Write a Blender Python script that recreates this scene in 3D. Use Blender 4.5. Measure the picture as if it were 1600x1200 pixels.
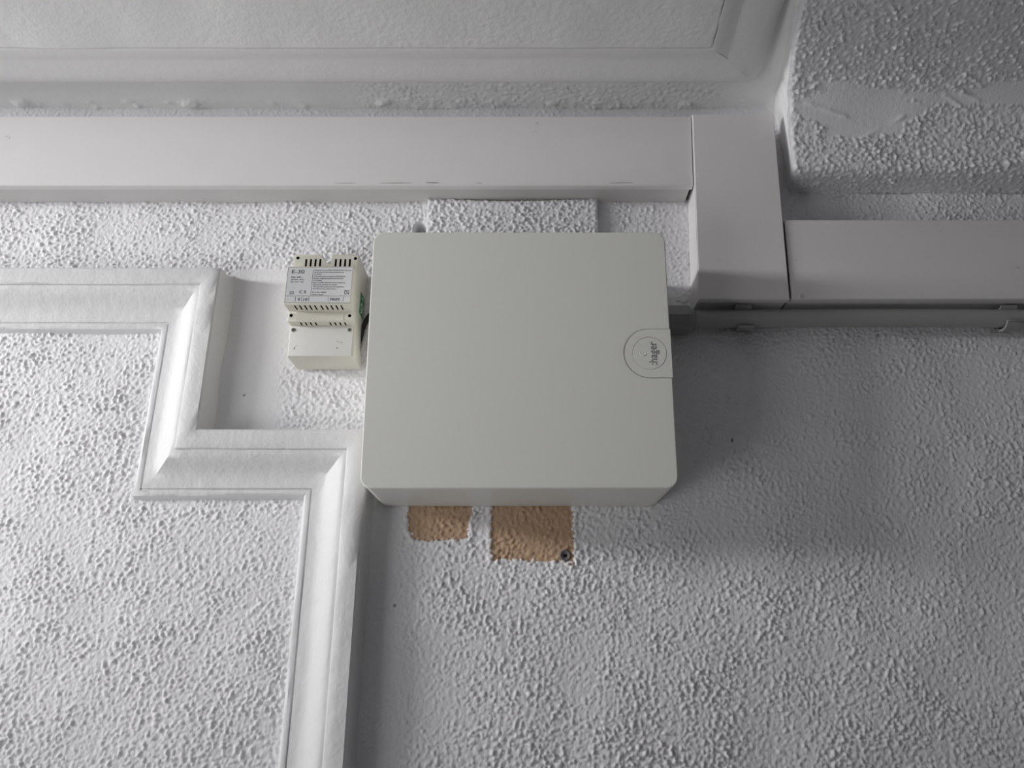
import bpy, bmesh, math, random
import numpy as np
from mathutils import Vector, Matrix

random.seed(7)
RNG = np.random.default_rng(11)
for o in list(bpy.data.objects):
    bpy.data.objects.remove(o)
SC = bpy.context.scene
COL = SC.collection

# ------------------------------------------------------------------ camera
H0 = 1.55            # lens height above the floor; heights below are given from the lens level
DIST = 1.16          # lens to wall
cam_d = bpy.data.cameras.new('camera')
cam = bpy.data.objects.new('camera', cam_d)
COL.objects.link(cam)
cam.location = (0, -DIST, H0)
cam.rotation_euler = (math.radians(90 + 19.1), 0, 0)
cam_d.sensor_width = 36
cam_d.lens = 1168 * 36 / 1600
cam_d.shift_x = -12 / 1600
cam_d.clip_start = 0.02
SC.camera = cam

# ------------------------------------------------------------------ world, light, exposure
world = bpy.data.worlds.new('world')
SC.world = world
world.use_nodes = True
wb = world.node_tree.nodes['Background']
wb.inputs[0].default_value = (0.93, 0.96, 1.0, 1)
wb.inputs[1].default_value = 0.25



def area_lamp(name, loc, target, size, size_y, spread, energy):
    """daylight at the left, unseen: a high main light and an added low fill"""
    ld = bpy.data.lights.new(name, 'AREA')
    ld.shape = 'RECTANGLE'
    ld.size = size
    ld.size_y = size_y
    ld.energy = energy
    ld.spread = math.radians(spread)
    ld.color = (1.0, 0.99, 0.985)
    lo = bpy.data.objects.new(name, ld)
    COL.objects.link(lo)
    lo.location = loc
    lo.rotation_euler = (Vector(target) - lo.location).to_track_quat('-Z', 'Y').to_euler()


area_lamp('unseen_left_light', (-2.75, -0.98, H0 + 0.79), (-0.15, 0.0, H0 + 0.34), 0.95, 0.30, 70, 8.0)
area_lamp('unseen_left_light', (-1.70, -1.20, H0 - 0.60), (-0.50, 0.0, H0 + 0.50), 1.0, 1.0, 70, 2.4)  # low fill lamp, added out of view to lift ceiling and shaded faces

SC.view_settings.view_transform = 'Standard'
SC.view_settings.look = 'None'
SC.view_settings.exposure = 0.0
SC.view_settings.gamma = 1.0
SC.view_settings.use_curve_mapping = False


# ------------------------------------------------------------------ materials
def material(name, col, rough=0.5, spec=0.5, mottle=0.0, mscale=12.0, bump=0.0, bscale=300.0, stretch=(1, 1, 1), bump2=0.0, b2scale=60.0):
    m = bpy.data.materials.new(name)
    m.use_nodes = True
    nt = m.node_tree
    b = nt.nodes['Principled BSDF']
    b.inputs['Roughness'].default_value = rough
    b.inputs['Specular IOR Level'].default_value = spec
    tc = nt.nodes.new('ShaderNodeTexCoord')
    mp = nt.nodes.new('ShaderNodeMapping')
    mp.inputs['Scale'].default_value = stretch
    nt.links.new(tc.outputs['Object'], mp.inputs['Vector'])
    n = nt.nodes.new('ShaderNodeTexNoise')
    n.inputs['Scale'].default_value = mscale
    n.inputs['Detail'].default_value = 6
    nt.links.new(mp.outputs[0], n.inputs['Vector'])
    r = nt.nodes.new('ShaderNodeMix')
    r.data_type = 'RGBA'
    r.inputs['A'].default_value = (*[c * (1 - mottle) for c in col], 1)
    r.inputs['B'].default_value = (*[min(1, c * (1 + mottle)) for c in col], 1)
    nt.links.new(n.outputs['Fac'], r.inputs['Factor'])
    nt.links.new(r.outputs['Result'], b.inputs['Base Color'])
    last = None
    for st, sc in ((bump, bscale), (bump2, b2scale)):
        if st > 0:
            nb = nt.nodes.new('ShaderNodeTexNoise')
            nb.inputs['Scale'].default_value = sc
            nb.inputs['Detail'].default_value = 3
            nt.links.new(mp.outputs[0], nb.inputs['Vector'])
            bp = nt.nodes.new('ShaderNodeBump')
            bp.inputs['Strength'].default_value = 1.0
            bp.inputs['Distance'].default_value = st
            nt.links.new(nb.outputs['Fac'], bp.inputs['Height'])
            if last:
                nt.links.new(last.outputs[0], bp.inputs['Normal'])
            nt.links.new(bp.outputs[0], b.inputs['Normal'])
            last = bp
    return m


M = {}
M['paint'] = material('white_wall_paint', (0.855, 0.853, 0.875), 0.6, 0.35, 0.02, 8, 0.0006, 330)
M['gloss_paint'] = material('white_trim_paint', (0.765, 0.765, 0.775), 0.55, 0.45, 0.02, 10, 0.0005, 160, (1, 1, 1), 0.0012, 45)
M['ceiling_paint'] = material('ceiling_paint', (0.91, 0.91, 0.91), 0.6, 0.35, 0.02, 9, 0.0003, 240, (1, 1, 1), 0.0008, 70)
M['trunk'] = material('trunking_plastic', (0.80, 0.785, 0.785), 0.42, 0.4, 0.03, 9, 0.0, 200, (1, 1, 2.5), 0.0012, 7)
M['trunk_base'] = material('trunking_base_plastic', (0.66, 0.65, 0.64), 0.5, 0.4, 0.07, 14, 0, 100, (0.5, 1, 3))
M['box'] = material('enclosure_plastic', (0.80, 0.805, 0.765), 0.4, 0.4, 0.012, 5, 0.00012, 900)
M['cream'] = material('aged_cream_plastic', (0.70, 0.68, 0.60), 0.45, 0.4, 0.07, 22, 0.0001, 900)
M['cover'] = material('terminal_cover_plastic', (0.76, 0.76, 0.73), 0.4, 0.45, 0.06, 16)
M['label'] = material('label_paper', (0.70, 0.71, 0.72), 0.5, 0.4, 0.02, 40)
M['ink'] = material('printed_ink', (0.05, 0.055, 0.06), 0.6, 0.2)
M['ink_soft'] = material('printed_ink_fine', (0.16, 0.165, 0.17), 0.6, 0.2)
M['logo'] = material('grey_print', (0.24, 0.25, 0.25), 0.5, 0.3)
M['black'] = material('hollow_shade', (0.01, 0.01, 0.01), 0.9, 0.05)  # near-black stands in for the shade inside slots and holes
M['rubber'] = material('black_cable_sheath', (0.02, 0.02, 0.02), 0.5, 0.3)
M['greycable'] = material('grey_cable_sheath', (0.45, 0.45, 0.44), 0.5, 0.3)
M['conduit'] = material('grey_conduit_plastic', (0.36, 0.37, 0.36), 0.4, 0.45, 0.05, 18)
M['gland'] = material('dark_grey_gland_plastic', (0.26, 0.27, 0.27), 0.4, 0.45, 0.03, 18)
M['clip'] = material('grey_clip_plastic', (0.33, 0.335, 0.33), 0.4, 0.45, 0.03, 18)
M['plug'] = material('grey_wall_plug_nylon', (0.17, 0.165, 0.16), 0.55, 0.35, 0.1, 200)
M['metal'] = material('screw_metal', (0.33, 0.33, 0.32), 0.35, 0.6)
M['green'] = material('green_sticker', (0.03, 0.20, 0.07), 0.5, 0.4)
M['green_print'] = material('sticker_print', (0.78, 0.86, 0.78), 0.5, 0.4)
M['plaster'] = material('crumbled_grey_plaster', (0.34, 0.32, 0.31), 0.9, 0.1, 0.3, 260, 0.001, 300)


def peel_material(base):
    """wall paint; where the attribute 'peel' is set the coat has come off and the older ochre paint shows; 'gouge' is bare dark plaster"""
    m = base.copy()
    m.name = 'white_wall_paint_peeling'
    nt = m.node_tree
    b = nt.nodes['Principled BSDF']
    src = b.inputs['Base Color'].links[0].from_socket
    at = nt.nodes.new('ShaderNodeAttribute')
    at.attribute_name = 'peel'
    mr = nt.nodes.new('ShaderNodeMapRange')
    mr.inputs['From Min'].default_value = 0.42
    mr.inputs['From Max'].default_value = 0.58
    nt.links.new(at.outputs['Fac'], mr.inputs['Value'])
    nz = nt.nodes.new('ShaderNodeTexNoise')
    nz.inputs['Scale'].default_value = 90
    nz.inputs['Detail'].default_value = 5
    tc = nt.nodes.new('ShaderNodeTexCoord')
    nt.links.new(tc.outputs['Object'], nz.inputs['Vector'])
    oc = nt.nodes.new('ShaderNodeMix')
    oc.data_type = 'RGBA'
    oc.inputs['A'].default_value = (0.50, 0.335, 0.215, 1)
    oc.inputs['B'].default_value = (0.61, 0.43, 0.30, 1)
    nt.links.new(nz.outputs['Fac'], oc.inputs['Factor'])
    mx = nt.nodes.new('ShaderNodeMix')
    mx.data_type = 'RGBA'
    nt.links.new(mr.outputs[0], mx.inputs['Factor'])
    nt.links.new(src, mx.inputs['A'])
    nt.links.new(oc.outputs['Result'], mx.inputs['B'])
    ag = nt.nodes.new('ShaderNodeAttribute')
    ag.attribute_name = 'gouge'
    mg = nt.nodes.new('ShaderNodeMix')
    mg.data_type = 'RGBA'
    mg.inputs['B'].default_value = (0.10, 0.095, 0.09, 1)
    nt.links.new(ag.outputs['Fac'], mg.inputs['Factor'])
    nt.links.new(mx.outputs['Result'], mg.inputs['A'])
    nt.links.new(mg.outputs['Result'], b.inputs['Base Color'])
    return m


M['scuff'] = material('grey_scuff', (0.36, 0.35, 0.345), 0.7, 0.2)
M['peel'] = peel_material(M['paint'])


# ------------------------------------------------------------------ helpers
def P(x, d, z):
    """x along the wall, d out from the wall, z from the lens level"""
    return Vector((x, -d, z + H0))


def link(name, me, mat, parent=None):
    o = bpy.data.objects.new(name, me)
    COL.objects.link(o)
    if mat is not None:
        for m_ in (mat if isinstance(mat, (list, tuple)) else [mat]):
            if len(me.materials) < (len(mat) if isinstance(mat, (list, tuple)) else 1):
                me.materials.append(m_)
    if parent is not None:
        o.parent = parent
    return o


def tag(o, label=None, cat=None, group=None, kind=None):
    for k, v in (('label', label), ('category', cat), ('group', group), ('kind', kind)):
        if v:
            o[k] = v
    return o


def empty(name, loc, label, cat, group=None):
    o = bpy.data.objects.new(name, None)
    COL.objects.link(o)
    o.location = loc
    o.empty_display_size = 0.02
    return tag(o, label, cat, group)


def finish(bm, name, mat, parent=None, angle=35, origin=None, flat_over=0):
    bmesh.ops.recalc_face_normals(bm, faces=bm.faces)
    ca = math.radians(angle)
    for f in bm.faces:
        f.smooth = True
    for e in bm.edges:
        if len(e.link_faces) == 2:
            e.smooth = e.calc_face_angle(0) < ca and not (flat_over and max(f.calc_area() for f in e.link_faces) > flat_over)
    if parent is not None:
        bmesh.ops.translate(bm, verts=bm.verts, vec=-Vector(parent.location))
    elif origin is not None:
        bmesh.ops.translate(bm, verts=bm.verts, vec=-Vector(origin))
    me = bpy.data.meshes.new(name)
    bm.to_mesh(me)
    bm.free()
    o = link(name, me, mat, parent)
    if parent is None and origin is not None:
        o.location = origin
    return o


def add_loft(bm, rings, cap=True, closed=True):
    vr = [[bm.verts.new(p) for p in r] for r in rings]
    n = len(vr[0])
    for a, b in zip(vr[:-1], vr[1:]):
        for i in range(n if closed else n - 1):
            j = (i + 1) % n
            bm.faces.new((a[i], a[j], b[j], b[i]))
    if cap:
        bm.faces.new(vr[0][::-1])
        bm.faces.new(vr[-1])
    return vr


def add_box(bm, x0, x1, d0, d1, z0, z1, bevel=0.0, seg=2):
    vs = [bm.verts.new(P(x, d, z)) for x in (x0, x1) for d in (d0, d1) for z in (z0, z1)]
    fs = [(0, 1, 3, 2), (4, 6, 7, 5), (0, 4, 5, 1), (2, 3, 7, 6), (0, 2, 6, 4), (1, 5, 7, 3)]
    faces = [bm.faces.new([vs[i] for i in f]) for f in fs]
    bmesh.ops.recalc_face_normals(bm, faces=faces)
    if bevel > 0:
        es = list({e for f in faces for e in f.edges})
        bmesh.ops.bevel(bm, geom=es, offset=bevel, segments=seg, affect='EDGES', profile=0.5)


def add_prism_x(bm, prof, x0, x1, bevel=0.0, seg=2):
    """profile of (d, z) points pulled along x"""
    vr = add_loft(bm, [[P(x0, d, z) for d, z in prof], [P(x1, d, z) for d, z in prof]])
    if bevel > 0:
        es = list({e for r in vr for v in r for e in v.link_edges})
        bmesh.ops.recalc_face_normals(bm, faces=bm.faces)
        bmesh.ops.bevel(bm, geom=es, offset=bevel, segments=seg, affect='EDGES', profile=0.5)


def add_tube(bm, pts, r, n=12, cap=True):
    rings = []
    for i, p in enumerate(pts):
        a = pts[max(0, i - 1)]
        b = pts[min(len(pts) - 1, i + 1)]
        t = (b - a).normalized()
        u = t.cross(Vector((0, 0, 1)))
        if u.length < 1e-3:
            u = t.cross(Vector((0, 1, 0)))
        u.normalize()
        v = u.cross(t)
        rr = r[i] if isinstance(r, (list, tuple)) else r
        rings.append([p + (u * math.cos(2 * math.pi * k / n) + v * math.sin(2 * math.pi * k / n)) * rr for k in range(n)])
    add_loft(bm, rings, cap)


def add_lathe(bm, centre, prof, n=24):
    """turned about the wall normal; prof = (radius, d)"""
    rings = []
    for r, d in prof:
        rings.append([P(centre[0] + r * math.cos(2 * math.pi * k / n), d, centre[1] + r * math.sin(2 * math.pi * k / n)) for k in range(n)])
    add_loft(bm, rings)


def lettering(name, body, size, mat, parent, x, d, z, align='CENTER', rot90=False, thick=0.0001, xs=1.0, shear=0.0, side=False, bold=0.0):
    cu = bpy.data.curves.new('lettering', 'FONT')
    cu.body = body
    cu.size = size
    cu.align_x = align
    cu.align_y = 'CENTER'
    cu.extrude = thick
    cu.shear = shear
    cu.offset = bold
    cu.resolution_u = 3
    t = bpy.data.objects.new('temporary', cu)
    COL.objects.link(t)
    bpy.context.view_layer.update()
    dg = bpy.context.evaluated_depsgraph_get()
    me = bpy.data.meshes.new_from_object(t.evaluated_get(dg))
    bpy.data.objects.remove(t)
    bpy.data.curves.remove(cu)
    p = P(x, d, z) - Vector(parent.location)
    ex, ey, ez = (Vector((1, 0, 0)) * xs, Vector((0, 0, 1)), Vector((0, -1, 0)))
    if rot90:
        ex, ey = Vector((0, -0.0702, 1)).normalized() * xs, Vector((-1, 0, 0))
        ez = ex.cross(ey).normalized()
    if side:      # on a face that looks towards +x, reading downwards
        ex, ey, ez = Vector((0, 0, -1)) * xs, Vector((0, 1, 0)), Vector((1, 0, 0))
    mt = Matrix(((ex.x, ey.x, ez.x, p.x), (ex.y, ey.y, ez.y, p.y), (ex.z, ey.z, ez.z, p.z), (0, 0, 0, 1)))
    me.transform(mt)
    me.materials.clear()
    me.name = name
    return link(name, me, mat, parent)


# ------------------------------------------------------------------ plaster relief
def field(nx, nz, step, lo, hi, stretch=1.0):
    """band-limited random relief, blob radius between lo and hi (metres)"""
    w = RNG.standard_normal((nx, nz))
    F = np.fft.rfft2(w)
    fx = np.fft.fftfreq(nx, step)[:, None] * stretch
    fz = np.fft.rfftfreq(nz, step)[None, :]
    f2 = fx * fx + fz * fz
    g = np.exp(-2 * (np.pi * lo) ** 2 * f2) - np.exp(-2 * (np.pi * hi) ** 2 * f2)
    h = np.fft.irfft2(F * g, s=(nx, nz))
    return h / h.std()


def sample(h, step, x, z, x0, z0):
    i = np.floor((x - x0) / step).astype(int) % h.shape[0]      # the field tiles
    j = np.floor((z - z0) / step).astype(int) % h.shape[1]
    return h[i, j]


REL_STEP = 0.002
REL_N = (1300, 1000)
_h1 = field(*REL_N, REL_STEP, 0.00122, 0.0043, 1.12)
_h2 = field(*REL_N, REL_STEP, 0.0010, 0.0021)
_h3 = field(*REL_N, REL_STEP, 0.030, 0.12)
_h4 = field(*REL_N, REL_STEP, 0.010, 0.03)
_s = _h1 * (1 + 0.24 * np.clip(_h4, -1.5, 2)) + 0.38 * _h2
STUCCO = np.where(_s > 0, np.minimum(_s, 3.2) ** 1.2, np.maximum(_s, -1.6) * 0.6) * (1 + 0.16 * np.clip(_h3, -2, 2))
SLOW = _h3


def grid_mesh(name, pos, mat, attrs=None, flip=False):
    """pos: (nx, nz, 3) array of vertices -> smooth quad grid"""
    nx, nz = pos.shape[:2]
    me = bpy.data.meshes.new(name)
    idx = np.arange(nx * nz).reshape(nx, nz)
    q = np.stack([idx[:-1, :-1], idx[1:, :-1], idx[1:, 1:], idx[:-1, 1:]], -1).reshape(-1, 4)
    if flip:
        q = q[:, ::-1]
    nf = len(q)
    me.vertices.add(nx * nz)
    me.vertices.foreach_set('co', pos.astype(np.float32).ravel())
    me.loops.add(nf * 4)
    me.loops.foreach_set('vertex_index', q.astype(np.int32).ravel())
    me.polygons.add(nf)
    me.polygons.foreach_set('loop_start', (np.arange(nf) * 4).astype(np.int32))
    me.polygons.foreach_set('use_smooth', np.ones(nf, bool))
    me.update(calc_edges=True)
    for k, v in (attrs or {}).items():
        a = me.attributes.new(k, 'FLOAT', 'POINT')
        a.data.foreach_set('value', v.astype(np.float32).ravel())
    return link(name, me, mat)


def in_poly(x, z, poly):
    r = np.zeros(x.shape, bool)
    n = len(poly)
    for i in range(n):
        (x1, z1), (x2, z2) = poly[i], poly[(i + 1) % n]
        if z1 == z2:
            continue
        c = ((z1 > z) != (z2 > z)) & (x < (x2 - x1) * (z - z1) / (z2 - z1) + x1)
        r ^= c
    return r


def poly_dist(x, z, poly):
    d = np.full(x.shape, 9.0)
    n = len(poly)
    for i in range(n):
        (x1, z1), (x2, z2) = poly[i], poly[(i + 1) % n]
        L = (x2 - x1) ** 2 + (z2 - z1) ** 2 + 1e-12
        t = np.clip(((x - x1) * (x2 - x1) + (z - z1) * (z2 - z1)) / L, 0, 1)
        d = np.minimum(d, np.hypot(x - x1 - t * (x2 - x1), z - z1 - t * (z2 - z1)))
    return np.where(in_poly(x, z, poly), d, -d)


def smooth(t):
    t = np.clip(t, 0, 1)
    return t * t * (3 - 2 * t)


# moulding outline on the wall (outer edge) and the box: shared numbers
MX1, MX2 = -0.4988, -0.2345
MZ1, MZ2 = 0.593, 0.313
MW, MT = 0.102, 0.045


def px(x, y):
    """wall point (x, z) seen at a photograph pixel"""
    a = math.radians(19.1)
    dy = math.tan(a + math.atan((600 - y) / 1168))
    z = DIST * dy
    ax = DIST * math.cos(a) + z * math.sin(a)
    return ((x - 812) / 1168 * ax, z)


# ------------------------------------------------------------------ wall
def axis_coords(lo, hi, step, far_lo, far_hi, margin=0.0):
    core = np.arange(lo, hi + step / 2, step)
    below = np.arange(max(far_lo, lo - margin), lo - 0.002, 0.007) if margin else np.array([])
    above = np.arange(core[-1] + 0.007, min(far_hi, hi + margin), 0.007) if margin else np.array([])
    return np.concatenate([[far_lo], below, core, above, [far_hi]])


def build_wall():
    xs = axis_coords(-1.05, 1.05, 0.0019, -4.5, 3.4, 0.8)
    zs = axis_coords(-0.26, 0.955, 0.0019, -H0, 0.99, 0.0)
    zs = np.concatenate([[-H0], np.arange(-1.0, -0.263, 0.007), zs[1:]])
    X, Z = np.meshgrid(xs, zs, indexing='ij')
    amp = np.full(X.shape, 0.00080)
    # brushed smooth beside the mouldings
    def band(a, lo, hi):
        return 1 - (1 - a) * smooth((hi - X) / (hi - lo)) * 1.0
    side1 = np.where((X > MX1) & (Z > MZ2) & (Z < MZ1 + 0.02), 1 - 0.88 * smooth((MX1 + 0.135 - X) / 0.05), 1)
    side2 = np.where((X > MX2) & (Z < MZ2), 1 - 0.52 * smooth((MX2 + 0.125 - X) / 0.10), 1)
    amp = amp * side1 * side2
    # thinner grain low on the right and beside the box
    amp *= 1 - 0.25 * smooth((X - 0.25) / 0.4)
    amp *= np.where(X > 0.2, 1 - 0.35 * smooth((0.36 - X) / 0.14) * smooth((Z - 0.1) / 0.1), 1)
    amp *= 1 - 0.65 * smooth((Z - 0.895) / 0.02)      # painted over thickly in the top corner
    h = sample(STUCCO, REL_STEP, X, Z, -1.3, -1.0) * amp + 0.0008 * sample(SLOW, REL_STEP, X, Z, -1.3, -1.0)
    # peeled areas: the older coat shows under the box
    jag = sample(_h1, REL_STEP, X + 0.2, Z + 0.1, -1.3, -1.0) * 0.0014 + sample(SLOW, REL_STEP, X, Z + 0.2, -1.3, -1.0) * 0.0012
    pa = [px(*p) for p in ((639, 770), (739, 770), (738, 800), (732, 820), (730, 843), (704, 838), (688, 841), (667, 843), (646, 840), (645, 832), (639, 829))]
    pb = [px(*p) for p in ((767, 770), (893, 770), (895, 812), (893, 828), (895, 879), (880, 876), (836, 877), (787, 874), (768, 876))]
    da = poly_dist(X, Z, pa) + jag
    db = poly_dist(X, Z, pb) + jag
    dm = np.maximum(da, db)
    peel = smooth(0.5 + dm / 0.004)
    h = h - 0.0013 * smooth(0.5 + dm / 0.003) + 0.0016 * np.exp(-((dm + 0.0035) / 0.0022) ** 2)
    # small gouges and nicks
    gouge = np.zeros(X.shape)
    for (gx, gy, r) in ((1144, 688, 0.0030), (617, 946, 0.0022), (381, 617, 0.0018), (1373, 523, 0.0022)):
        cx, cz = px(gx, gy)
        g = np.exp(-(((X - cx) / r) ** 2 + ((Z - cz) / (r * 1.2)) ** 2))
        h -= 0.003 * g
        gouge = np.maximum(gouge, smooth((g - 0.35) / 0.4) * 0.8)
    # crumbled paint between the two patches
    cx, cz = px(746, 802)
    g = np.exp(-(((X - cx) / 0.005) ** 2 + ((Z - cz) / 0.009) ** 2))
    h += 0.0022 * g * sample(_h2, REL_STEP, X, Z, -1.3, -1.0)
    gouge = np.maximum(gouge, 0.3 * smooth((g - 0.5) / 0.3) * (sample(_h1, REL_STEP, X + 0.1, Z, -1.3, -1.0) > 0.3))
    # broken plaster beside the cover plate
    hx, hz = px(657, 360)
    g = smooth(1.6 - 1.2 * np.hypot((X - hx) / 0.011, (Z - hz) / 0.016))
    h -= 0.012 * g
    gouge = np.maximum(gouge, g * 0.65)
    # hairline cracks round it
    for c in ((659, 318), (661, 330), (660, 345)), ((641, 346), (642, 358), (640, 372)), ((836, 879), (860, 881), (884, 880)), ((850, 880), (852, 905), (853, 925)):
        pts = [px(*p) for p in c]
        for (x1, z1), (x2, z2) in zip(pts[:-1], pts[1:]):
            L = (x2 - x1) ** 2 + (z2 - z1) ** 2
            t = np.clip(((X - x1) * (x2 - x1) + (Z - z1) * (z2 - z1)) / L, 0, 1)
            q = np.hypot(X - x1 - t * (x2 - x1), Z - z1 - t * (z2 - z1))
            h -= 0.0014 * np.exp(-(q / 0.0014) ** 2)
    out = (X < -1.84) | (X > 1.84) | (Z < -0.99)
    h = np.where(out, 0, h)
    pos = np.stack([X, -h, Z + H0], -1)
    o = grid_mesh('wall_back', pos, M['peel'], {'peel': np.where(out, 0, peel), 'gouge': gouge})
    o['kind'] = 'structure'
    return o


build_wall()

# ------------------------------------------------------------------ ceiling
ZC = 0.955


def build_ceiling():
    xs = axis_coords(-1.15, 0.56, 0.003, -4.5, 3.4)
    ds = np.concatenate([np.arange(-0.003, 0.33, 0.0026), [0.6, 1.2, 2.8]])
    X, D = np.meshgrid(xs, ds, indexing='ij')
    rough = smooth((X + 0.34) / 0.10) * (1 - smooth((X - 0.33) / 0.08)) * (1 - 0.5 * smooth((D - 0.05) / 0.04)) * (1 - smooth((D - 0.10) / 0.03))
    panel = 0.12 * smooth((X + 0.5) / 0.3) * smooth((D - 0.15) / 0.02)
    h = sample(STUCCO, REL_STEP, X, D, -1.3, -0.4) * 0.0011 * np.maximum(rough, panel) + 0.0005 * sample(SLOW, REL_STEP, X, D, -1.3, -0.5)
    # lumps of filler where the trunking meets the ceiling
    for k in range(34):
        cx = RNG.uniform(-0.98, 0.42)
        cd = RNG.uniform(0.0, 0.016)
        r = RNG.uniform(0.002, 0.0055)
        h += RNG.uniform(0.0008, 0.003) * np.exp(-(((X - cx) / (r * 1.6)) ** 2 + ((D - cd) / r) ** 2))
    for cx, cd, r, a in ((-0.93, 0.012, 0.013, 0.005), (-0.615, 0.012, 0.014, 0.006), (-0.255, 0.014, 0.012, 0.006), (0.06, 0.010, 0.009, 0.004), (-0.04, 0.010, 0.009, 0.004), (0.31, 0.01, 0.008, 0.004)):
        jx = sample(_h1, REL_STEP, X, D, -1.3, -0.4) * 0.25
        h += a * smooth(1.3 - np.hypot((X - cx) / (r * 1.3), (D - cd) / (r * 0.75)) + jx * 0.5)
    # fillet running down into the wall
    h += 0.004 * np.exp(-np.clip(D, 0, 1) / 0.006)
    # coving towards the bulkhead
    x0 = 0.484 - 0.2 * np.clip(D, 0, 0.6) - 0.006
    h += 0.012 * smooth((X - x0 + 0.024) / 0.024) ** 2 * (D < 0.34)
    far = (X < -1.151) | (X > 0.57) | (D > 0.34)
    h = np.where(far, 0, h)
    # the flat panel inside the moulding hangs as low as its rim
    inner = np.minimum(D - (0.0805 + 0.0975), (0.421 - 0.0975) - 0.0495 * (D - 0.0805) - X)
    h += 0.0330 * smooth(0.5 + inner / 0.004)
    pos = np.stack([X, -D, ZC - h + H0], -1)
    o = grid_mesh('ceiling', pos, M['ceiling_paint'])
    o['kind'] = 'structure'


build_ceiling()

bm = bmesh.new()
vs = [bm.verts.new(p) for p in ((-4.5, 0, 0), (3.4, 0, 0), (3.4, -2.6, 0), (-4.5, -2.6, 0))]
bm.faces.new(vs)
tag(finish(bm, 'floor', material('terrazzo_floor', (0.60, 0.585, 0.56), 0.4, 0.5, 0.08, 60)), kind='structure')


for nm, q in (('wall_right_unseen', ((3.4, 0.05, 0), (3.4, -2.65, 0), (3.4, -2.65, 2.55), (3.4, 0.05, 2.55))),
              ('wall_front_unseen', ((-3.6, -2.6, 0), (3.45, -2.6, 0), (3.45, -2.6, 2.55), (-3.6, -2.6, 2.55)))):  # unseen walls, added to shut out ambient light except from the left
    bm = bmesh.new()
    n_ = Vector((0.1, 0, 0)) if nm == 'wall_right_unseen' else Vector((0, -0.1, 0))
    add_loft(bm, [[Vector(p) for p in q], [Vector(p) + n_ for p in q]])
    tag(finish(bm, nm, M['paint']), kind='structure')


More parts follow.
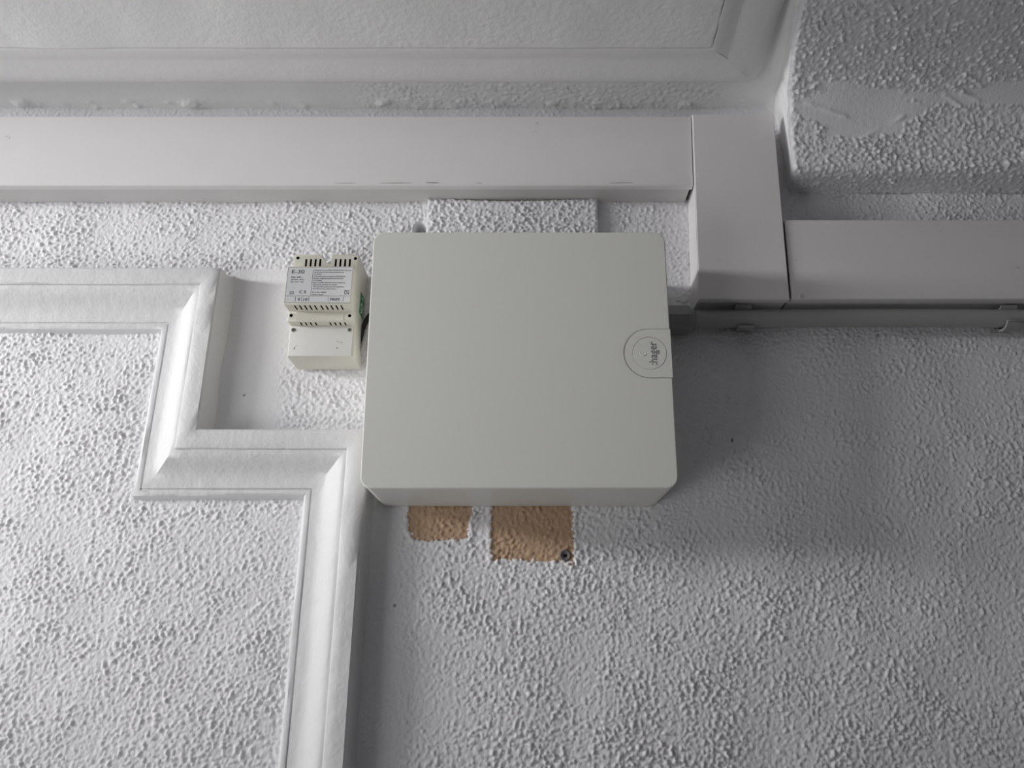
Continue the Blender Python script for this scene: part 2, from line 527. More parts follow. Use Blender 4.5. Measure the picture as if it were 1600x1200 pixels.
# ------------------------------------------------------------------ bulkhead at the right, under the ceiling
def build_bulkhead():
    ctrl = [(0.0, 0.766), (0.02, 0.768), (0.045, 0.771), (0.056, 0.777), (0.061, 0.788), (0.066, 0.81), (0.074, 0.84), (0.086, 0.868),
            (0.106, 0.892), (0.135, 0.911), (0.175, 0.923), (0.23, 0.930), (0.32, 0.934), (0.5, 0.935)]
    c = np.array(ctrl)
    seg = np.concatenate([[0], np.cumsum(np.hypot(*np.diff(c, axis=0).T))])
    s = np.arange(0, seg[-1], 0.0024)
    d = np.interp(s, seg, c[:, 0])
    z = np.interp(s, seg, c[:, 1])
    k = np.exp(-np.linspace(-2, 2, 9) ** 2)
    k /= k.sum()
    d[4:-4] = np.convolve(d, k, 'valid')
    z[4:-4] = np.convolve(z, k, 'valid')
    td, tz = np.gradient(d), np.gradient(z)
    L = np.hypot(td, tz)
    nd, nz_ = tz / L, -td / L           # outward: away from the wall and down
    u = np.concatenate([np.arange(0, 0.62, 0.0024), [0.8, 1.0, 1.8]])
    U, S = np.meshgrid(u, s, indexing='ij')
    Dp, Zp = np.broadcast_to(d, U.shape), np.broadcast_to(z, U.shape)
    # a trowelled, smoothed stripe across the grain
    st = (np.exp(-(((U - 0.12 - 0.2 * (S - 0.17)) / 0.105) ** 2) - (((S - 0.160 + 0.10 * (U - 0.12)) / 0.042) ** 2)) * 1.5
          + np.exp(-((U - 0.42) / 0.16) ** 2 - ((S - 0.195 - 0.1 * (U - 0.4)) / 0.024) ** 2) * 1.3)
    st = st + 0.10 * sample(_h4, REL_STEP, U * 0.6, S * 1.6, -0.3, -0.5) + 0.06 * sample(_h1, REL_STEP, U, S, -0.3, -0.5)
    calm = smooth(np.clip(st, 0, 1) * 1.5)
    h = sample(STUCCO, REL_STEP, U, S, -0.4, -0.6) * 0.00135 * (1 - 0.93 * calm)
    h += 0.0022 * smooth((st - 0.30) / 0.08) * smooth((0.62 - st) / 0.2) * np.clip(sample(_h1, REL_STEP, U, S, -0.1, -0.2), -0.4, 2)
    h += 0.0009 * calm * sample(SLOW, REL_STEP, U, S, -1, -0.3)
    for stroke in ([(0.20, 0.235), (0.225, 0.205), (0.27, 0.185), (0.31, 0.16)], [(0.25, 0.225), (0.27, 0.205), (0.30, 0.19), (0.33, 0.175)], [(0.02, 0.185), (0.05, 0.205)], [(0.03, 0.172), (0.10, 0.150)],
                   [(0.15, 0.215), (0.20, 0.19)], [(0.29, 0.225), (0.33, 0.20)], [(0.13, 0.115), (0.20, 0.15)]):
        for (u1, s1), (u2, s2) in zip(stroke[:-1], stroke[1:]):
            L2 = (u2 - u1) ** 2 + (s2 - s1) ** 2
            t = np.clip(((U - u1) * (u2 - u1) + (S - s1) * (s2 - s1)) / L2, 0, 1)
            q = np.hypot(U - u1 - t * (u2 - u1), S - s1 - t * (s2 - s1))
            h += 0.0016 * np.exp(-(q / 0.0028) ** 2) * (1 + 0.5 * sample(_h4, REL_STEP, U, S, -0.2, -0.2))
    edge = smooth(U / 0.008)
    h = h * edge - 0.004 * (1 - edge)
    jag = 0.0007 * np.interp(s, s, np.convolve(RNG.standard_normal(len(s)), np.ones(9) / 3, 'same'))[None, :] * (1 - edge)
    Xp = 0.484 - 0.2 * np.clip(Dp, 0, 0.6) + U + jag
    pos = np.stack([Xp, -(Dp + nd * h), Zp + nz_ * h + H0], -1)
    o = grid_mesh('trim_3', pos, M['paint'], flip=False)
    tag(o, 'rough plastered bulkhead under the ceiling with a smoothed trowel stripe', kind='structure')
    # smooth return face towards the mouldings
    n = 10
    base = pos[0]
    t = np.linspace(0, 1, n)[:, None, None]
    top = base.copy()
    top[:, 2] = ZC + H0 + 0.004
    face = base[None] * (1 - t) + top[None] * t
    face[..., 0] -= 0.010 * (t[..., 0] ** 3)
    r = grid_mesh('return_face', face, M['ceiling_paint'])
    r.parent = o


build_bulkhead()


# ------------------------------------------------------------------ mouldings
def sweep(name, path, prof, to_world, mat, label, wobble=0.00028, seg_len=0.02, rnd=0):
    """path: 2-D outer edge, moulding lies to the right of travel; prof: (inset, height)"""
    pts = [np.array(p, float) for p in path]
    n = len(pts)
    mit = []
    for i in range(n):
        def nrm(a, b):
            t = (b - a) / np.linalg.norm(b - a)
            return np.array((t[1], -t[0]))
        if i == 0:
            m = nrm(pts[0], pts[1])
        elif i == n - 1:
            m = nrm(pts[-2], pts[-1])
        else:
            a, b = nrm(pts[i - 1], pts[i]), nrm(pts[i], pts[i + 1])
            m = (a + b) / (1 + a @ b)
        mit.append(m)
    rows, mits = [], []
    for i in range(n - 1):
        k = max(2, int(np.linalg.norm(pts[i + 1] - pts[i]) / seg_len))
        for j in range(k + (i == n - 2)):
            t = j / k
            rows.append(pts[i] * (1 - t) + pts[i + 1] * t)
            mits.append(mit[i] * (1 - t) + mit[i + 1] * t)
    bm = bmesh.new()
    rings = []
    w = RNG.standard_normal((len(rows), len(prof))) * wobble
    w = (w + np.roll(w, 1, 0) + np.roll(w, -1, 0)) / 1.7
    for q, (p, m) in enumerate(zip(rows, mits)):
        rings.append([to_world(*(p + m * s), h + (w[q, k] if h > 0.004 else 0)) for k, (s, h) in enumerate(prof)])
    add_loft(bm, rings, cap=False, closed=False)
    o = finish(bm, name, mat, angle=40)
    return tag(o, label, kind='structure')


wall_prof = [(-0.010, -0.003), (-0.0045, 0.001), (-0.0015, 0.008), (0.0, 0.016), (0.0, 0.030), (0.0005, 0.0425), (0.003, MT), (0.016, MT + 0.0004), (0.0285, MT - 0.0006), (0.0308, MT - 0.002),
             (0.0312, MT - 0.0052), (0.034, MT - 0.0050), (0.039, MT - 0.0066), (0.045, MT - 0.0105), (0.0505, MT - 0.0152), (0.056, MT - 0.0202), (0.0615, MT - 0.0246), (0.068, MT - 0.0284),
             (0.076, MT - 0.0305), (0.0865, MT - 0.0312), (0.0872, MT - 0.0335), (0.0885, MT - 0.0338), (0.0895, MT - 0.0318), (0.0945, MT - 0.0312), (0.0985, MT - 0.0335), (0.1005, 0.006), (0.103, -0.003)]
sweep('trim_1', [(-1.6, MZ1), (MX1, MZ1), (MX1, MZ2), (MX2, MZ2), (MX2, -H0)], wall_prof,
      lambda x, z, h: P(x, h, z), M['gloss_paint'], 'white ogee wall moulding stepping down behind the grey box')

ceil_prof = [(-0.004, -0.002), (0.0, 0.004), (0.001, 0.012), (0.005, 0.0185), (0.013, 0.0225), (0.024, 0.0245), (0.045, 0.0245), (0.061, 0.0236), (0.0660, 0.0230), (0.068, 0.0234), (0.081, 0.0282), (0.093, 0.0328), (0.0990, 0.0330), (0.0995, -0.002)]


def ceiling_moulding():
    """runs along the wall, turns a rounded corner and comes away from the wall beside the bulkhead"""
    cx, cd, r, skew = 0.421, 0.0805, 0.026, 0.0495
    rows = []
    for t in np.linspace(0, 1, 120):
        rows.append(lambda s, t=t: (-2.4 + (cx - max(r, s) + 2.4) * t, cd + s))
    for q in np.linspace(0, math.pi / 2, 9)[1:-1]:
        rows.append(lambda s, q=q: (cx - r + (r - s) * math.sin(q), cd + r - (r - s) * math.cos(q)) if s < r else (cx - s, cd + s))
    for t in np.linspace(0, 1, 70):
        rows.append(lambda s, t=t: (cx - s, cd + max(r, s) + (1.6 - cd - max(r, s)) * t))
    w = RNG.standard_normal((len(rows), len(ceil_prof))) * 0.0004
    w = (w + np.roll(w, 1, 0) + np.roll(w, -1, 0)) / 1.7
    bm = bmesh.new()
    rings = []
    for i, f in enumerate(rows):
        ring = []
        for k, (s_, h) in enumerate(ceil_prof):
            x, d = f(s_)
            ring.append(P(x - skew * (d - cd), d, ZC - h - (w[i, k] if 0.001 < s_ < 0.09 else 0)))
        rings.append(ring)
    add_loft(bm, rings, cap=False, closed=False)
    bmesh.ops.remove_doubles(bm, verts=bm.verts, dist=1e-6)
    tag(finish(bm, 'trim_2', M['ceiling_paint'], angle=60), 'white rounded ceiling moulding framing a flat ceiling panel', kind='structure')


ceiling_moulding()


# ------------------------------------------------------------------ cable trunking
TD = 0.056


def trunk_base_prof(z0, z1, depth):
    t = 0.003
    return [(0.0, z0), (depth, z0), (depth, z0 + t), (t, z0 + t), (t, z1 - t), (depth, z1 - t), (depth, z1), (0.0, z1)]


def trunk_lid_prof(z0, z1, depth, lip, t=0.0025, r=0.003):
    out = [(depth - lip, z0), (depth - r, z0), (depth - 0.3 * r, z0 + 0.3 * r), (depth, z0 + r), (depth, z1 - r), (depth - 0.3 * r, z1 - 0.3 * r), (depth - r, z1), (depth - lip, z1)]
    inn = [(depth - lip, z1 - t), (depth - t - 0.001, z1 - t), (depth - t - 0.001, z0 + t), (depth - lip, z0 + t)]
    return out + inn


def horizontal_trunk(name, x0, x1, z0, z1, label, slant=0.0, lip=0.012, skew=0.0):
    t = empty(name, P((x0 + x1) / 2, 0, z0), label, 'trunking')
    bm = bmesh.new()
    add_prism_x(bm, trunk_base_prof(z0 + 0.0026, z1 - 0.0026, TD - 0.004), x0, x1 - slant)
    for v in bm.verts:
        v.co.x += (v.co.z - H0 - z0) * skew
    finish(bm, 'base_channel', M['trunk_base'], t)
    bm = bmesh.new()
    xs = np.linspace(x0, x1, 25)
    add_loft(bm, [[P(x + (z - z0) * skew, d, z) for d, z in trunk_lid_prof(z0, z1, TD, lip)] for x in xs])
    lid = finish(bm, 'lid', M['trunk'], t, angle=50)
    return t


up = horizontal_trunk('cable_trunking', -1.7, 0.2985, 0.744, 0.889, 'long white cable trunking under the ceiling, above the grey box', slant=0.003, lip=0.0125, skew=0.046)
rt = horizontal_trunk('cable_trunking', 0.4424, 2.2, 0.529, 0.677, 'white cable trunking at right, running above the grey conduit', lip=0.018, skew=0.039)
for (sx, sz, r) in ((0.4585, 0.5335, 0.0035),):
    bm = bmesh.new()
    add_lathe(bm, (sx, sz), [(r, TD - 0.001), (r, TD + 0.0008), (r * 0.8, TD + 0.0014), (r * 0.25, TD + 0.0012), (r * 0.1, TD + 0.0004)], 16)
    finish(bm, 'screw', M['trunk_base'], rt)

def scuffs(parent, marks, dd):
    """shallow worn marks on a lid: (x, z, half length, half height, tilt)"""
    bm = bmesh.new()
    for x, z, a, b, q in marks:
        ring = [(x + a * math.cos(k) * math.cos(q) - b * math.sin(k) * math.sin(q), z + a * math.cos(k) * math.sin(q) + b * math.sin(k) * math.cos(q)) for k in [2 * math.pi * i / 10 for i in range(10)]]
        add_loft(bm, [[P(u, dd - 0.0003, w) for u, w in ring], [P(u, dd + 0.00012, w) for u, w in ring]])
    tag(finish(bm, 'scuff_marks', M['scuff'], parent), kind='stuff')


scuffs(up, [(-0.213, 0.7487, 0.030, 0.0007, 0.01), (-0.150, 0.7493, 0.012, 0.0011, -0.02), (-0.300, 0.7486, 0.020, 0.0005, 0.0), (0.175, 0.7490, 0.022, 0.0006, 0.02), (-0.07, 0.7487, 0.006, 0.0005, 0),
            (0.028, 0.8560, 0.0009, 0.0009, 0), (0.031, 0.8730, 0.004, 0.0005, 0.7), (-0.905, 0.845, 0.0035, 0.0004, 0.5), (-0.900, 0.842, 0.0006, 0.0022, 0)], TD)
scuffs(rt, [(0.708, 0.655, 0.0010, 0.0008, 0), (0.823, 0.586, 0.0042, 0.0006, -0.25), (0.459, 0.6, 0.002, 0.0004, 0)], TD)

# the upright piece between them leans a little
vt = empty('cable_trunking', P(0.372, 0, 0.526), 'upright white cable trunking joining the upper and right trunking runs', 'trunking')
VD = 0.0605


def upright(bm, a, b, c, e, d0, d1, bevel):
    """quad a(bl) b(br) c(tr) e(tl) between depths d0 and d1"""
    q = (a, b, c, e)
    vr = add_loft(bm, [[P(x, d0, z) for x, z in q], [P(x, d1, z) for x, z in q]])
    if bevel:
        bmesh.ops.recalc_face_normals(bm, faces=bm.faces)
        es = [ed for ed in bm.edges if all(v in vr[1] for v in ed.verts)]
        bmesh.ops.bevel(bm, geom=es, offset=bevel, segments=3, affect='EDGES')


bm = bmesh.new()
upright(bm, (0.2915, 0.529), (0.4368, 0.529), (0.451, 0.886), (0.3082, 0.886), 0.0, VD - 0.008, 0)
finish(bm, 'base_channel', M['trunk'], vt)
bm = bmesh.new()
upright(bm, (0.2905, 0.5262), (0.4380, 0.5258), (0.4518, 0.8895), (0.3070, 0.889), VD - 0.0125, VD, 0.0014)
finish(bm, 'lid', M['trunk'], vt)

# ------------------------------------------------------------------ painted-over cover plate behind the box top
def build_plate():
    x0, x1, z0, z1, d = -0.1637, 0.1378, 0.5865, 0.7442, 0.0125
    t = empty('cover_plate', P(-0.013, 0, z0), 'white painted-over rough plate between the upper trunking and the grey box', 'plate')
    xs = np.linspace(x0, x1, 150)
    zs = np.linspace(z0, z1, 80)
    X, Z = np.meshgrid(xs, zs, indexing='ij')
    h = sample(STUCCO, REL_STEP, X, Z, -0.9, -0.7) * 0.0010
    e = np.minimum(np.minimum(X - x0, x1 - X), np.minimum(Z - z0, z1 - Z))
    k = smooth(e / 0.004)
    Zw = Z - 0.0022 * np.cos((X - x0) / (x1 - x0) * 2 * np.pi) * smooth((Z - 0.70) / 0.04) * -1
    Dp = (d + h) * (0.86 + 0.14 * k)
    pos = np.stack([X - t.location.x, -Dp - t.location.y, Zw + H0 - t.location.z], -1)
    f = grid_mesh('plate_front', pos, M['paint'])
    f.parent = t
    bm = bmesh.new()
    rim = [pos[i, 0] for i in range(0, 150)] + [pos[-1, j] for j in range(1, 80)] + [pos[i, -1] for i in range(148, -1, -1)] + [pos[0, j] for j in range(78, 0, -1)]
    back = [(p[0], -0.0 - t.location.y, p[2]) for p in rim]
    add_loft(bm, [[Vector(p) for p in rim], [Vector(p) for p in back]], cap=False)
    bmesh.ops.recalc_face_normals(bm, faces=bm.faces)
    me = bpy.data.meshes.new('plate_edge')
    bm.to_mesh(me)
    bm.free()
    link('plate_edge', me, M['gloss_paint'], t)


build_plate()


# ------------------------------------------------------------------ grey distribution box
BX0, BX1, BZ0, BZ1 = -0.2200, 0.2185, 0.2006, 0.5850
BR = 0.0165


def bd(z):
    """depth of the door face; the box leans out a little at its top"""
    return 0.143 + 0.027 * (z - BZ0) / (BZ1 - BZ0)


def round_rect(x0, x1, z0, z1, r, n=8):
    out = []
    for cx, cz, a0 in ((x1 - r, z0 + r, -90), (x1 - r, z1 - r, 0), (x0 + r, z1 - r, 90), (x0 + r, z0 + r, 180)):
        for k in range(n + 1):
            a = math.radians(a0 + 90 * k / n)
            out.append((cx + r * math.cos(a), cz + r * math.sin(a)))
    return out


# latch: D-shaped, open to the right edge of the door
LX, LZ, LR = 0.1875, 0.3945, 0.0365
box = empty('distribution_box', P(0, 0, BZ0), 'large pale grey electrical distribution box with closed door, in the wall centre', 'electrical box')
bm = bmesh.new()
o_ = round_rect(BX0 + 0.0006, BX1 - 0.0006, BZ0, BZ1 - 0.0006, BR)
rings = [[P(x, 0.002, z) for x, z in o_], [P(x, bd(z) - 0.012, z) for x, z in o_]]
add_loft(bm, rings)
finish(bm, 'body', M['box'], box, angle=30)


def d_shape(r, xr, grow=0.0, n=20):
    """from lower right, round the left, to upper right"""
    r = r + grow
    return [(xr, LZ - r)] + [(LX + r * math.cos(a), LZ + r * math.sin(a)) for a in [math.radians(-90 - 180 * k / n) for k in range(n + 1)]] + [(xr, LZ + r)]


def door_outline(ins):
    rr = round_rect(BX0 + ins, BX1 - ins, BZ0 + ins, BZ1 - ins, BR - ins)
    first = rr[:9]
    rest = rr[9:]
    return first + d_shape(LR, BX1 - ins, 0.0003 + ins) + rest


bm = bmesh.new()
o0, o1, o2 = door_outline(0), door_outline(0.0004), door_outline(0.0016)
add_loft(bm, [[P(x, bd(z) - 0.0118, z) for x, z in o0], [P(x, bd(z) - 0.0016, z) for x, z in o0], [P(x, bd(z) - 0.0005, z) for x, z in o1], [P(x, bd(z), z) for x, z in o2]])
finish(bm, 'door', M['box'], box, angle=30, flat_over=0.01)

# latch tab with a round hole, and its button
def ring_face(bm, outer, inner, dfun):
    ov = [bm.verts.new(P(x, dfun(x, z), z)) for x, z in outer]
    iv = [bm.verts.new(P(x, dfun(x, z), z)) for x, z in inner]
    es = [bm.edges.new((l[i], l[(i + 1) % len(l)])) for l in (ov, iv) for i in range(len(l))]
    bmesh.ops.triangle_fill(bm, edges=es, use_beauty=True)
    return ov, iv


BTX, BTZ, BTR = 0.1874, 0.3945, 0.0242
dt = d_shape(LR, BX1 + 0.0002, -0.0003, 26)
hole = [(BTX + (BTR + 0.0005) * math.cos(2 * math.pi * k / 40), BTZ + (BTR + 0.0005) * math.sin(2 * math.pi * k / 40)) for k in range(40)]
bm = bmesh.new()
ov, iv = ring_face(bm, dt, hole, lambda x, z: bd(z) + 0.0003)
for loop in (ov, iv):
    bv = [bm.verts.new(v.co + Vector((0, 0.011, 0))) for v in loop]
    for i in range(len(loop)):
        j = (i + 1) % len(loop)
        bm.faces.new((loop[i], loop[j], bv[j], bv[i]))
latch = finish(bm, 'latch_tab', M['box'], box, angle=10)
bm = bmesh.new()
n = 40
def disc(r, dd):
    return [P(BTX + r * math.cos(2 * math.pi * k / n), bd(BTZ + r * math.sin(2 * math.pi * k / n)) + dd, BTZ + r * math.sin(2 * math.pi * k / n)) for k in range(n)]
add_loft(bm, [disc(BTR, -0.010), disc(BTR, -0.0002), disc(BTR - 0.0004, 0.0004)])
btn = finish(bm, 'latch_button', M['box'], box, angle=30)
bm = bmesh.new()
rcx, rcz = 0.1778, 0.3950
add_loft(bm, [[P(rcx + r * math.cos(2 * math.pi * k / 24), bd(rcz) + dd, rcz + r * math.sin(2 * math.pi * k / 24)) for k in range(24)] for r, dd in ((0.0050, 0.0), (0.0049, 0.0006), (0.0043, 0.0007), (0.0040, 0.00045))])
finish(bm, 'button_mark', M['box'], box, angle=30)
lettering('logo_lettering', ':hager', 0.0168, M['logo'], box, 0.1922, bd(0.3940) + 0.00055, 0.3940, rot90=True, xs=0.86, thick=0.0001, bold=0.00018)

# ------------------------------------------------------------------ transformer
TX0, TX1 = -0.3663, -0.2612
tr = empty('din_transformer', P((TX0 + TX1) / 2, 0, 0.4264), 'yellowed cream bell transformer with printed label, left of the large box', 'transformer')
prof = [(0.004, 0.4250), (0.063, 0.4257), (0.063, 0.478), (0.080, 0.478), (0.080, 0.496), (0.105, 0.496), (0.105, 0.5623), (0.080, 0.5623), (0.080, 0.5975), (0.004, 0.5975)]
bm = bmesh.new()
add_prism_x(bm, prof, TX0, TX1, 0.0013, 2)
housing = finish(bm, 'housing', [M['cream'], M['black']], tr, angle=40)
# slots, sockets and the notch at the top are cut out
bm = bmesh.new()
xm = (TX0 + TX1) / 2
def cut_box(x0, x1, d0, d1, z0, z1):
    add_box(bm, x0, x1, d0, d1, z0, z1)
for k in range(4):
    for xa in (-0.3475, -0.2995):
        x = xa + k * 0.0076
        cut_box(x, x + 0.0031, 0.066, 0.09, 0.5775 - 0.004, 0.5885)
for k in range(10):
    x = -0.3515 + k * 0.0078 + (0.0020 if k > 4 else 0)
    cut_box(x, x + 0.0024, 0.085, 0.1015, 0.490, 0.5015)
for k in range(4):
    for xa in (-0.3475, -0.3010):
        x = xa + k * 0.0078
        cut_box(x, x + 0.0024, 0.0655, 0.077, 0.472, 0.483)
for hx, hz in ((-0.3608, 0.4885), (-0.2685, 0.4880), (-0.3600, 0.5905), (-0.2665, 0.5895)):
    vr = add_loft(bm, [[P(hx + 0.0027 * math.cos(a), dd, hz + 0.0027 * math.sin(a)) for a in [2 * math.pi * i / 16 for i in range(16)]] for dd in (0.070, 0.09)])
# small saw cuts on the top edge between the vent bars
nslot = len(bm.faces)
bmesh.ops.recalc_face_normals(bm, faces=bm.faces)
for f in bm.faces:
    f.material_index = 1  # cut walls painted near-black as their shade
nb = bmesh.new()
add_loft(nb, [[P(x, dd, z) for x, z in ((-0.3215, 0.602), (-0.3215, 0.594), (-0.3150, 0.5835), (-0.3085, 0.5805), (-0.3045, 0.5805), (-0.3045, 0.602))] for dd in (0.03, 0.10)])
bmesh.ops.recalc_face_normals(nb, faces=nb.faces)
cutters = []
for b_, nm in ((bm, 'cut_a'), (nb, 'cut_b')):
    me = bpy.data.meshes.new(nm)
    b_.to_mesh(me)
    b_.free()
    me.materials.append(M['cream'])
    me.materials.append(M['black'])
    c_ = bpy.data.objects.new(nm, me)
    COL.objects.link(c_)
    cutters.append(c_)
    md = housing.modifiers.new(nm, 'BOOLEAN')
    md.operation = 'DIFFERENCE'
    md.solver = 'EXACT'
    md.object = c_
bpy.context.view_layer.update()
dg = bpy.context.evaluated_depsgraph_get()
new_me = bpy.data.meshes.new_from_object(housing.evaluated_get(dg))
housing.modifiers.clear()
housing.data = new_me
new_me.name = 'housing'
for c_ in cutters:
    bpy.data.objects.remove(c_)

bm = bmesh.new()
add_box(bm, TX0 + 0.0015, TX1 - 0.0040, 0.060, 0.0645, 0.4262, 0.4776, 0.0008)
cover = finish(bm, 'terminal_cover', M['cover'], tr)
for sx, a in ((-0.3600, 0.9), (-0.2705, 0.3)):
    bm = bmesh.new()
    add_lathe(bm, (sx, 0.4702), [(0.0036, 0.0640), (0.0036, 0.0650), (0.0029, 0.0656)], 18)
    s_ = finish(bm, 'screw', M['metal'], tr)
    s2 = bmesh.new()
    for q in (a, a + math.pi / 2):
        ux, uz = math.cos(q), math.sin(q)
        pts = [(ux * l - uz * w_, uz * l + ux * w_) for l, w_ in ((-0.0026, -0.0005), (0.0026, -0.0005), (0.0026, 0.0005), (-0.0026, 0.0005))]
        add_loft(s2, [[P(sx + x, dd, 0.4702 + z) for x, z in pts] for dd in (0.0650, 0.0658)])
    bmesh.ops.translate(s2, verts=s2.verts, vec=-Vector(tr.location))
    me = bpy.data.meshes.new('cross_slot')
    s2.to_mesh(me)
    s2.free()
    link('cross_slot', me, M['black'], s_)
# scuffs on the cover
bm = bmesh.new()
for (a, b, w_) in (((-0.3560, 0.4375), (-0.3545, 0.4410), 0.0005), ((-0.3528, 0.4435), (-0.3520, 0.4440), 0.0006), ((-0.2890, 0.4405), (-0.2868, 0.4385), 0.0006), ((-0.2905, 0.4515), (-0.2800, 0.4480), 0.0002)):
    u = Vector((b[0] - a[0], b[1] - a[1]))
    u.normalize()
    v = Vector((-u.y, u.x)) * w_
    q = [(a[0] - v.x, a[1] - v.y), (b[0] - v.x, b[1] - v.y), (b[0] + v.x, b[1] + v.y), (a[0] + v.x, a[1] + v.y)]
    add_loft(bm, [[P(x, dd, z) for x, z in q] for dd in (0.0643, 0.0647)])
tag(finish(bm, 'scratch_marks', M['ink_soft'], tr), kind='stuff')

# neck plate line between the two sockets
bm = bmesh.new()
add_box(bm, -0.3530, -0.2775, 0.0795, 0.0806, 0.4795, 0.4945, 0.0003, 1)
finish(bm, 'neck_panel', M['cream'], tr)

# label plate
LD = 0.1054
bm = bmesh.new()
add_box(bm, -0.3652, -0.2636, 0.1048, LD, 0.4985, 0.5605)
lab = finish(bm, 'label', M['label'], tr)
bm = bmesh.new()
def rule(x0, x1, z0, z1):
    add_box(bm, x0, x1, LD - 0.0002, LD + 0.00012, z0, z1)
rule(-0.3652, -0.2636, 0.5102, 0.5107)
rule(-0.3652, -0.2636, 0.4985, 0.4988)
rule(-0.3652, -0.3648, 0.4985, 0.5605)
rule(-0.3652, -0.2636, 0.5602, 0.5605)
rule(-0.3255, -0.3251, 0.5118, 0.5555)
for x in (-0.3490, -0.3391, -0.3280, -0.2980, -0.2745):
    rule(x, x + 0.0004, 0.5003, 0.5090)
rule(-0.3585, -0.3525, 0.5130, 0.5135); rule(-0.3585, -0.3525, 0.5175, 0.5180); rule(-0.3585, -0.3580, 0.5130, 0.5180); rule(-0.3530, -0.3525, 0.5130, 0.5180)
rule(-0.3570, -0.3540, 0.5143, 0.5146); rule(-0.3570, -0.3540, 0.5163, 0.5166); rule(-0.3570, -0.3567, 0.5143, 0.5166); rule(-0.3543, -0.3540, 0.5143, 0.5166)
# emblem: N in a broken square
ex, ez, es_ = -0.2732, 0.5132, 0.0072
rule(ex, ex + 0.0008, ez, ez + es_); rule(ex + es_ - 0.0008, ex + es_, ez, ez + es_)
rule(ex + 0.0026, ex + es_, ez + es_ - 0.0008, ez + es_); rule(ex, ex + 0.0038, ez, ez + 0.0008)
vr = add_loft(bm, [[P(x, dd, z) for x, z in ((ex, ez + es_), (ex + 0.0014, ez + es_), (ex + es_, ez), (ex + es_ - 0.0014, ez))] for dd in (LD - 0.0002, LD + 0.00012)])
finish(bm, 'label_rules', M['ink'], lab.parent)
TL = LD + 0.0001


def put(body, size, x, z, mat='ink', align='LEFT', xs=1.0, shear=0.0):
    lettering('lettering', body, size, M[mat], tr, x, TL, z, align, xs=xs, shear=shear)


put('E-30', 0.0092, -0.3595, 0.5520, xs=1.24)
put('PRIM.: 230V ~', 0.0031, -0.3590, 0.5425, 'ink')
put('50/60Hz  30VA', 0.0031, -0.3590, 0.5385, 'ink_soft', xs=1.05)
put('SEC.: 12 V ~ 1,5A', 0.0031, -0.3590, 0.5345, 'ink_soft', xs=0.88)
put('C E', 0.0072, -0.3440, 0.5170, 'ink', xs=1.05)
put('9', 0.0074, -0.3437, 0.5040, 'ink', 'CENTER', xs=1.1, shear=0.15)
put('10', 0.0074, -0.3340, 0.5040, 'ink', 'CENTER', xs=1.1, shear=0.15)
put('PRIM.', 0.0074, -0.2868, 0.5040, 'ink', 'CENTER', xs=0.95, shear=0.1)
for i, l in enumerate(('Después de un CORTOCIRCUITO hay que', 'que la tensión de la Red desconectarla durante', 'un minuto.',
                       'To reset the electronic fuse after a SHORTCIRCUIT', 'the mains voltage input should be disconnected for', 'one minute.',
                       'Après COURT-CIRCUIT, laisser refroidir le', 'disjoncteur pendant une minute.', 'Nach einem Kurzschluss das Netz abschalten,',
                       'eine Minute lang warten lassen.')):
    put(l, 0.0029, -0.3235, 0.5548 - i * 0.0035 - (0.0004 if i > 2 else 0) - (0.0004 if i > 5 else 0), 'ink_soft', xs=min(1.2, 0.0555 / (0.0029 * 0.49 * len(l))) if len(l) > 34 else 1.0)
put('CP: E-30 / 800001', 0.0030, -0.3235, 0.5163, 'ink_soft')
put('Made in Spain', 0.0030, -0.3235, 0.5125, 'ink_soft', xs=1.05)

# green sticker on its right side
bm = bmesh.new()
add_box(bm, TX1 - 0.0004, TX1 + 0.0003, 0.0180, 0.0490, 0.5080, 0.5460)
finish(bm, 'green_sticker', M['green'], tr)
lettering('sticker_lettering', 'OK', 0.0260, M['green_print'], tr, TX1 + 0.0003, 0.0335, 0.5205, side=True, xs=0.55)
lettering('sticker_lettering', 'V', 0.0220, M['green_print'], tr, TX1 + 0.0003, 0.0335, 0.5390, side=True, xs=0.5)

# ------------------------------------------------------------------ cables between transformer and box
def cable(name, pts, r, mat, label):
    P_ = [P(*p) for p in pts]
    sm = []
    for i in range(len(P_) - 1):
        p0, p1, p2, p3 = P_[max(0, i - 1)], P_[i], P_[i + 1], P_[min(len(P_) - 1, i + 2)]
        for k in range(6):
            t = k / 6
            sm.append(0.5 * ((2 * p1) + (p2 - p0) * t + (2 * p0 - 5 * p1 + 4 * p2 - p3) * t * t + (3 * p1 - p0 - 3 * p2 + p3) * t ** 3))
    sm.append(P_[-1])
    bm = bmesh.new()
    add_tube(bm, sm, r, 10)
    return tag(finish(bm, name, mat, origin=P_[0]), label, 'cable')


cable('cable', [(-0.2655, 0.012, 0.446), (-0.256, 0.022, 0.458), (-0.2475, 0.028, 0.49), (-0.241, 0.020, 0.525), (-0.225, 0.016, 0.55), (-0.215, 0.012, 0.556)], 0.0038, M['greycable'], 'thin grey cable behind the gap between transformer and large box')
cable('cable', [(-0.2665, 0.016, 0.458), (-0.2625, 0.020, 0.476), (-0.2585, 0.022, 0.494), (-0.250, 0.022, 0.514), (-0.235, 0.018, 0.527), (-0.222, 0.014, 0.532)], 0.0040, M['rubber'], 'short black cable from the transformer side to the large box')

# ------------------------------------------------------------------ conduit with its gland and clips
CZ, CD, CR = 0.5035, 0.030, 0.0150
gl = empty('conduit_gland', P(0.22, CD + 0.03, 0.500), 'dark grey hexagonal cable gland on the right side of the large box', 'gland')


def hexring(x, r, d0, z0, rot=0.0, n=6):
    return [P(x, d0 + r * math.cos(rot + 2 * math.pi * k / n), z0 + r * math.sin(rot + 2 * math.pi * k / n)) for k in range(n)]


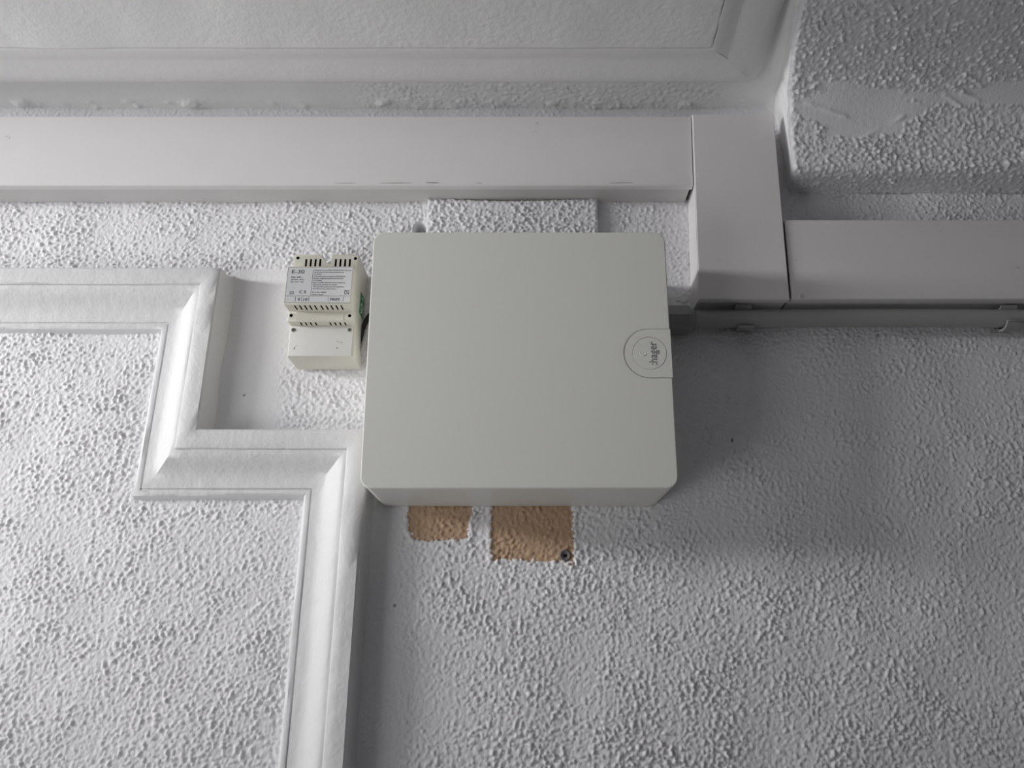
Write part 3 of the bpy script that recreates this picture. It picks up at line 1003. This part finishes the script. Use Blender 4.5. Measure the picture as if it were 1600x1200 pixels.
GD, GZ = CD + 0.0, CZ - 0.0015
bm = bmesh.new()
rot = math.radians(0)
add_loft(bm, [hexring(0.2165, 0.0235, GD, GZ, rot), hexring(0.2205, 0.0250, GD, GZ, rot), hexring(0.2760, 0.0250, GD, GZ, rot), hexring(0.2785, 0.0238, GD, GZ, rot)])
finish(bm, 'hex_nut', M['gland'], gl, angle=20)
bm = bmesh.new()
add_loft(bm, [[P(x, GD + r * math.cos(2 * math.pi * k / 24), GZ + r * math.sin(2 * math.pi * k / 24)) for k in range(24)] for x, r in ((0.277, 0.0210), (0.2845, 0.0205), (0.287, 0.0180))])
finish(bm, 'collar', M['gland'], gl)

bm = bmesh.new()
pts = [P(0.270 + t * 1.3, CD, CZ + 0.0035 * math.sin(min(1, t * 1.9) * math.pi) - 0.001 * t) for t in np.linspace(0, 1, 40)]
add_tube(bm, pts, CR, 28)
tag(finish(bm, 'conduit', M['conduit'], origin=pts[0]), 'round grey plastic conduit running right from the large box', 'conduit')


def make_clip(x, z, label, ext, ex_rot):
    c = empty('conduit_clip', P(x, 0, z), label, 'clip', 'clips holding the grey conduit')
    w = 0.0135
    bm = bmesh.new()
    add_box(bm, x - w, x + w, 0.0, CD - CR + 0.001, z - 0.011, z + 0.011, 0.001)
    finish(bm, 'clip_base', M['clip'], c)
    for s, e in ((1, ext[0]), (-1, ext[1])):
        bm = bmesh.new()
        sec = []
        for k in range(13):
            a = math.radians(175 - (175 - e) * k / 12)      # 180 = at the wall side, 0 = facing the room
            sec.append((math.cos(a), math.sin(a) * s))
        ro, ri = CR + 0.0048, CR + 0.0006
        outer = [(CD + ro * c_, z + ro * s_) for c_, s_ in sec]
        inner = [(CD + ri * c_, z + ri * s_) for c_, s_ in sec]
        # flared lip
        lc, ls = sec[-1]
        outer.append((CD + (ro + 0.004) * lc + 0.002, z + (ro + 0.004) * ls))
        inner.append((CD + (ri + 0.005) * lc + 0.004, z + (ri + 0.005) * ls))
        poly = outer + inner[::-1]
        add_prism_x(bm, poly, x - w, x + w)
        finish(bm, 'jaw', M['clip'], c, angle=40)
    return c


make_clip(0.3690, CZ + 0.0013, 'grey conduit clip near the gland, under the upright trunking', (72, 62), 0)
make_clip(0.8060, CZ - 0.0003, 'grey conduit clip at the far right end of the conduit', (75, 28), 0)

# ------------------------------------------------------------------ wall plug in the peeled patch
wx, wz = px(883, 868)
bm = bmesh.new()
add_lathe(bm, (wx, wz), [(0.0075, -0.004), (0.0088, 0.0004), (0.0086, 0.0018), (0.0070, 0.0026), (0.0045, 0.0012), (0.0032, 0.0008), (0.0028, 0.0006)], 28)
plug = finish(bm, 'wall_plug', M['plug'], origin=P(wx, 0, wz))
tag(plug, 'round grey wall plug in the corner of the peeled ochre patch', 'wall plug')
bm = bmesh.new()
add_lathe(bm, (wx, wz), [(0.0031, 0.0004), (0.0029, 0.0010)], 16)
finish(bm, 'plug_hole', M['black'], plug)
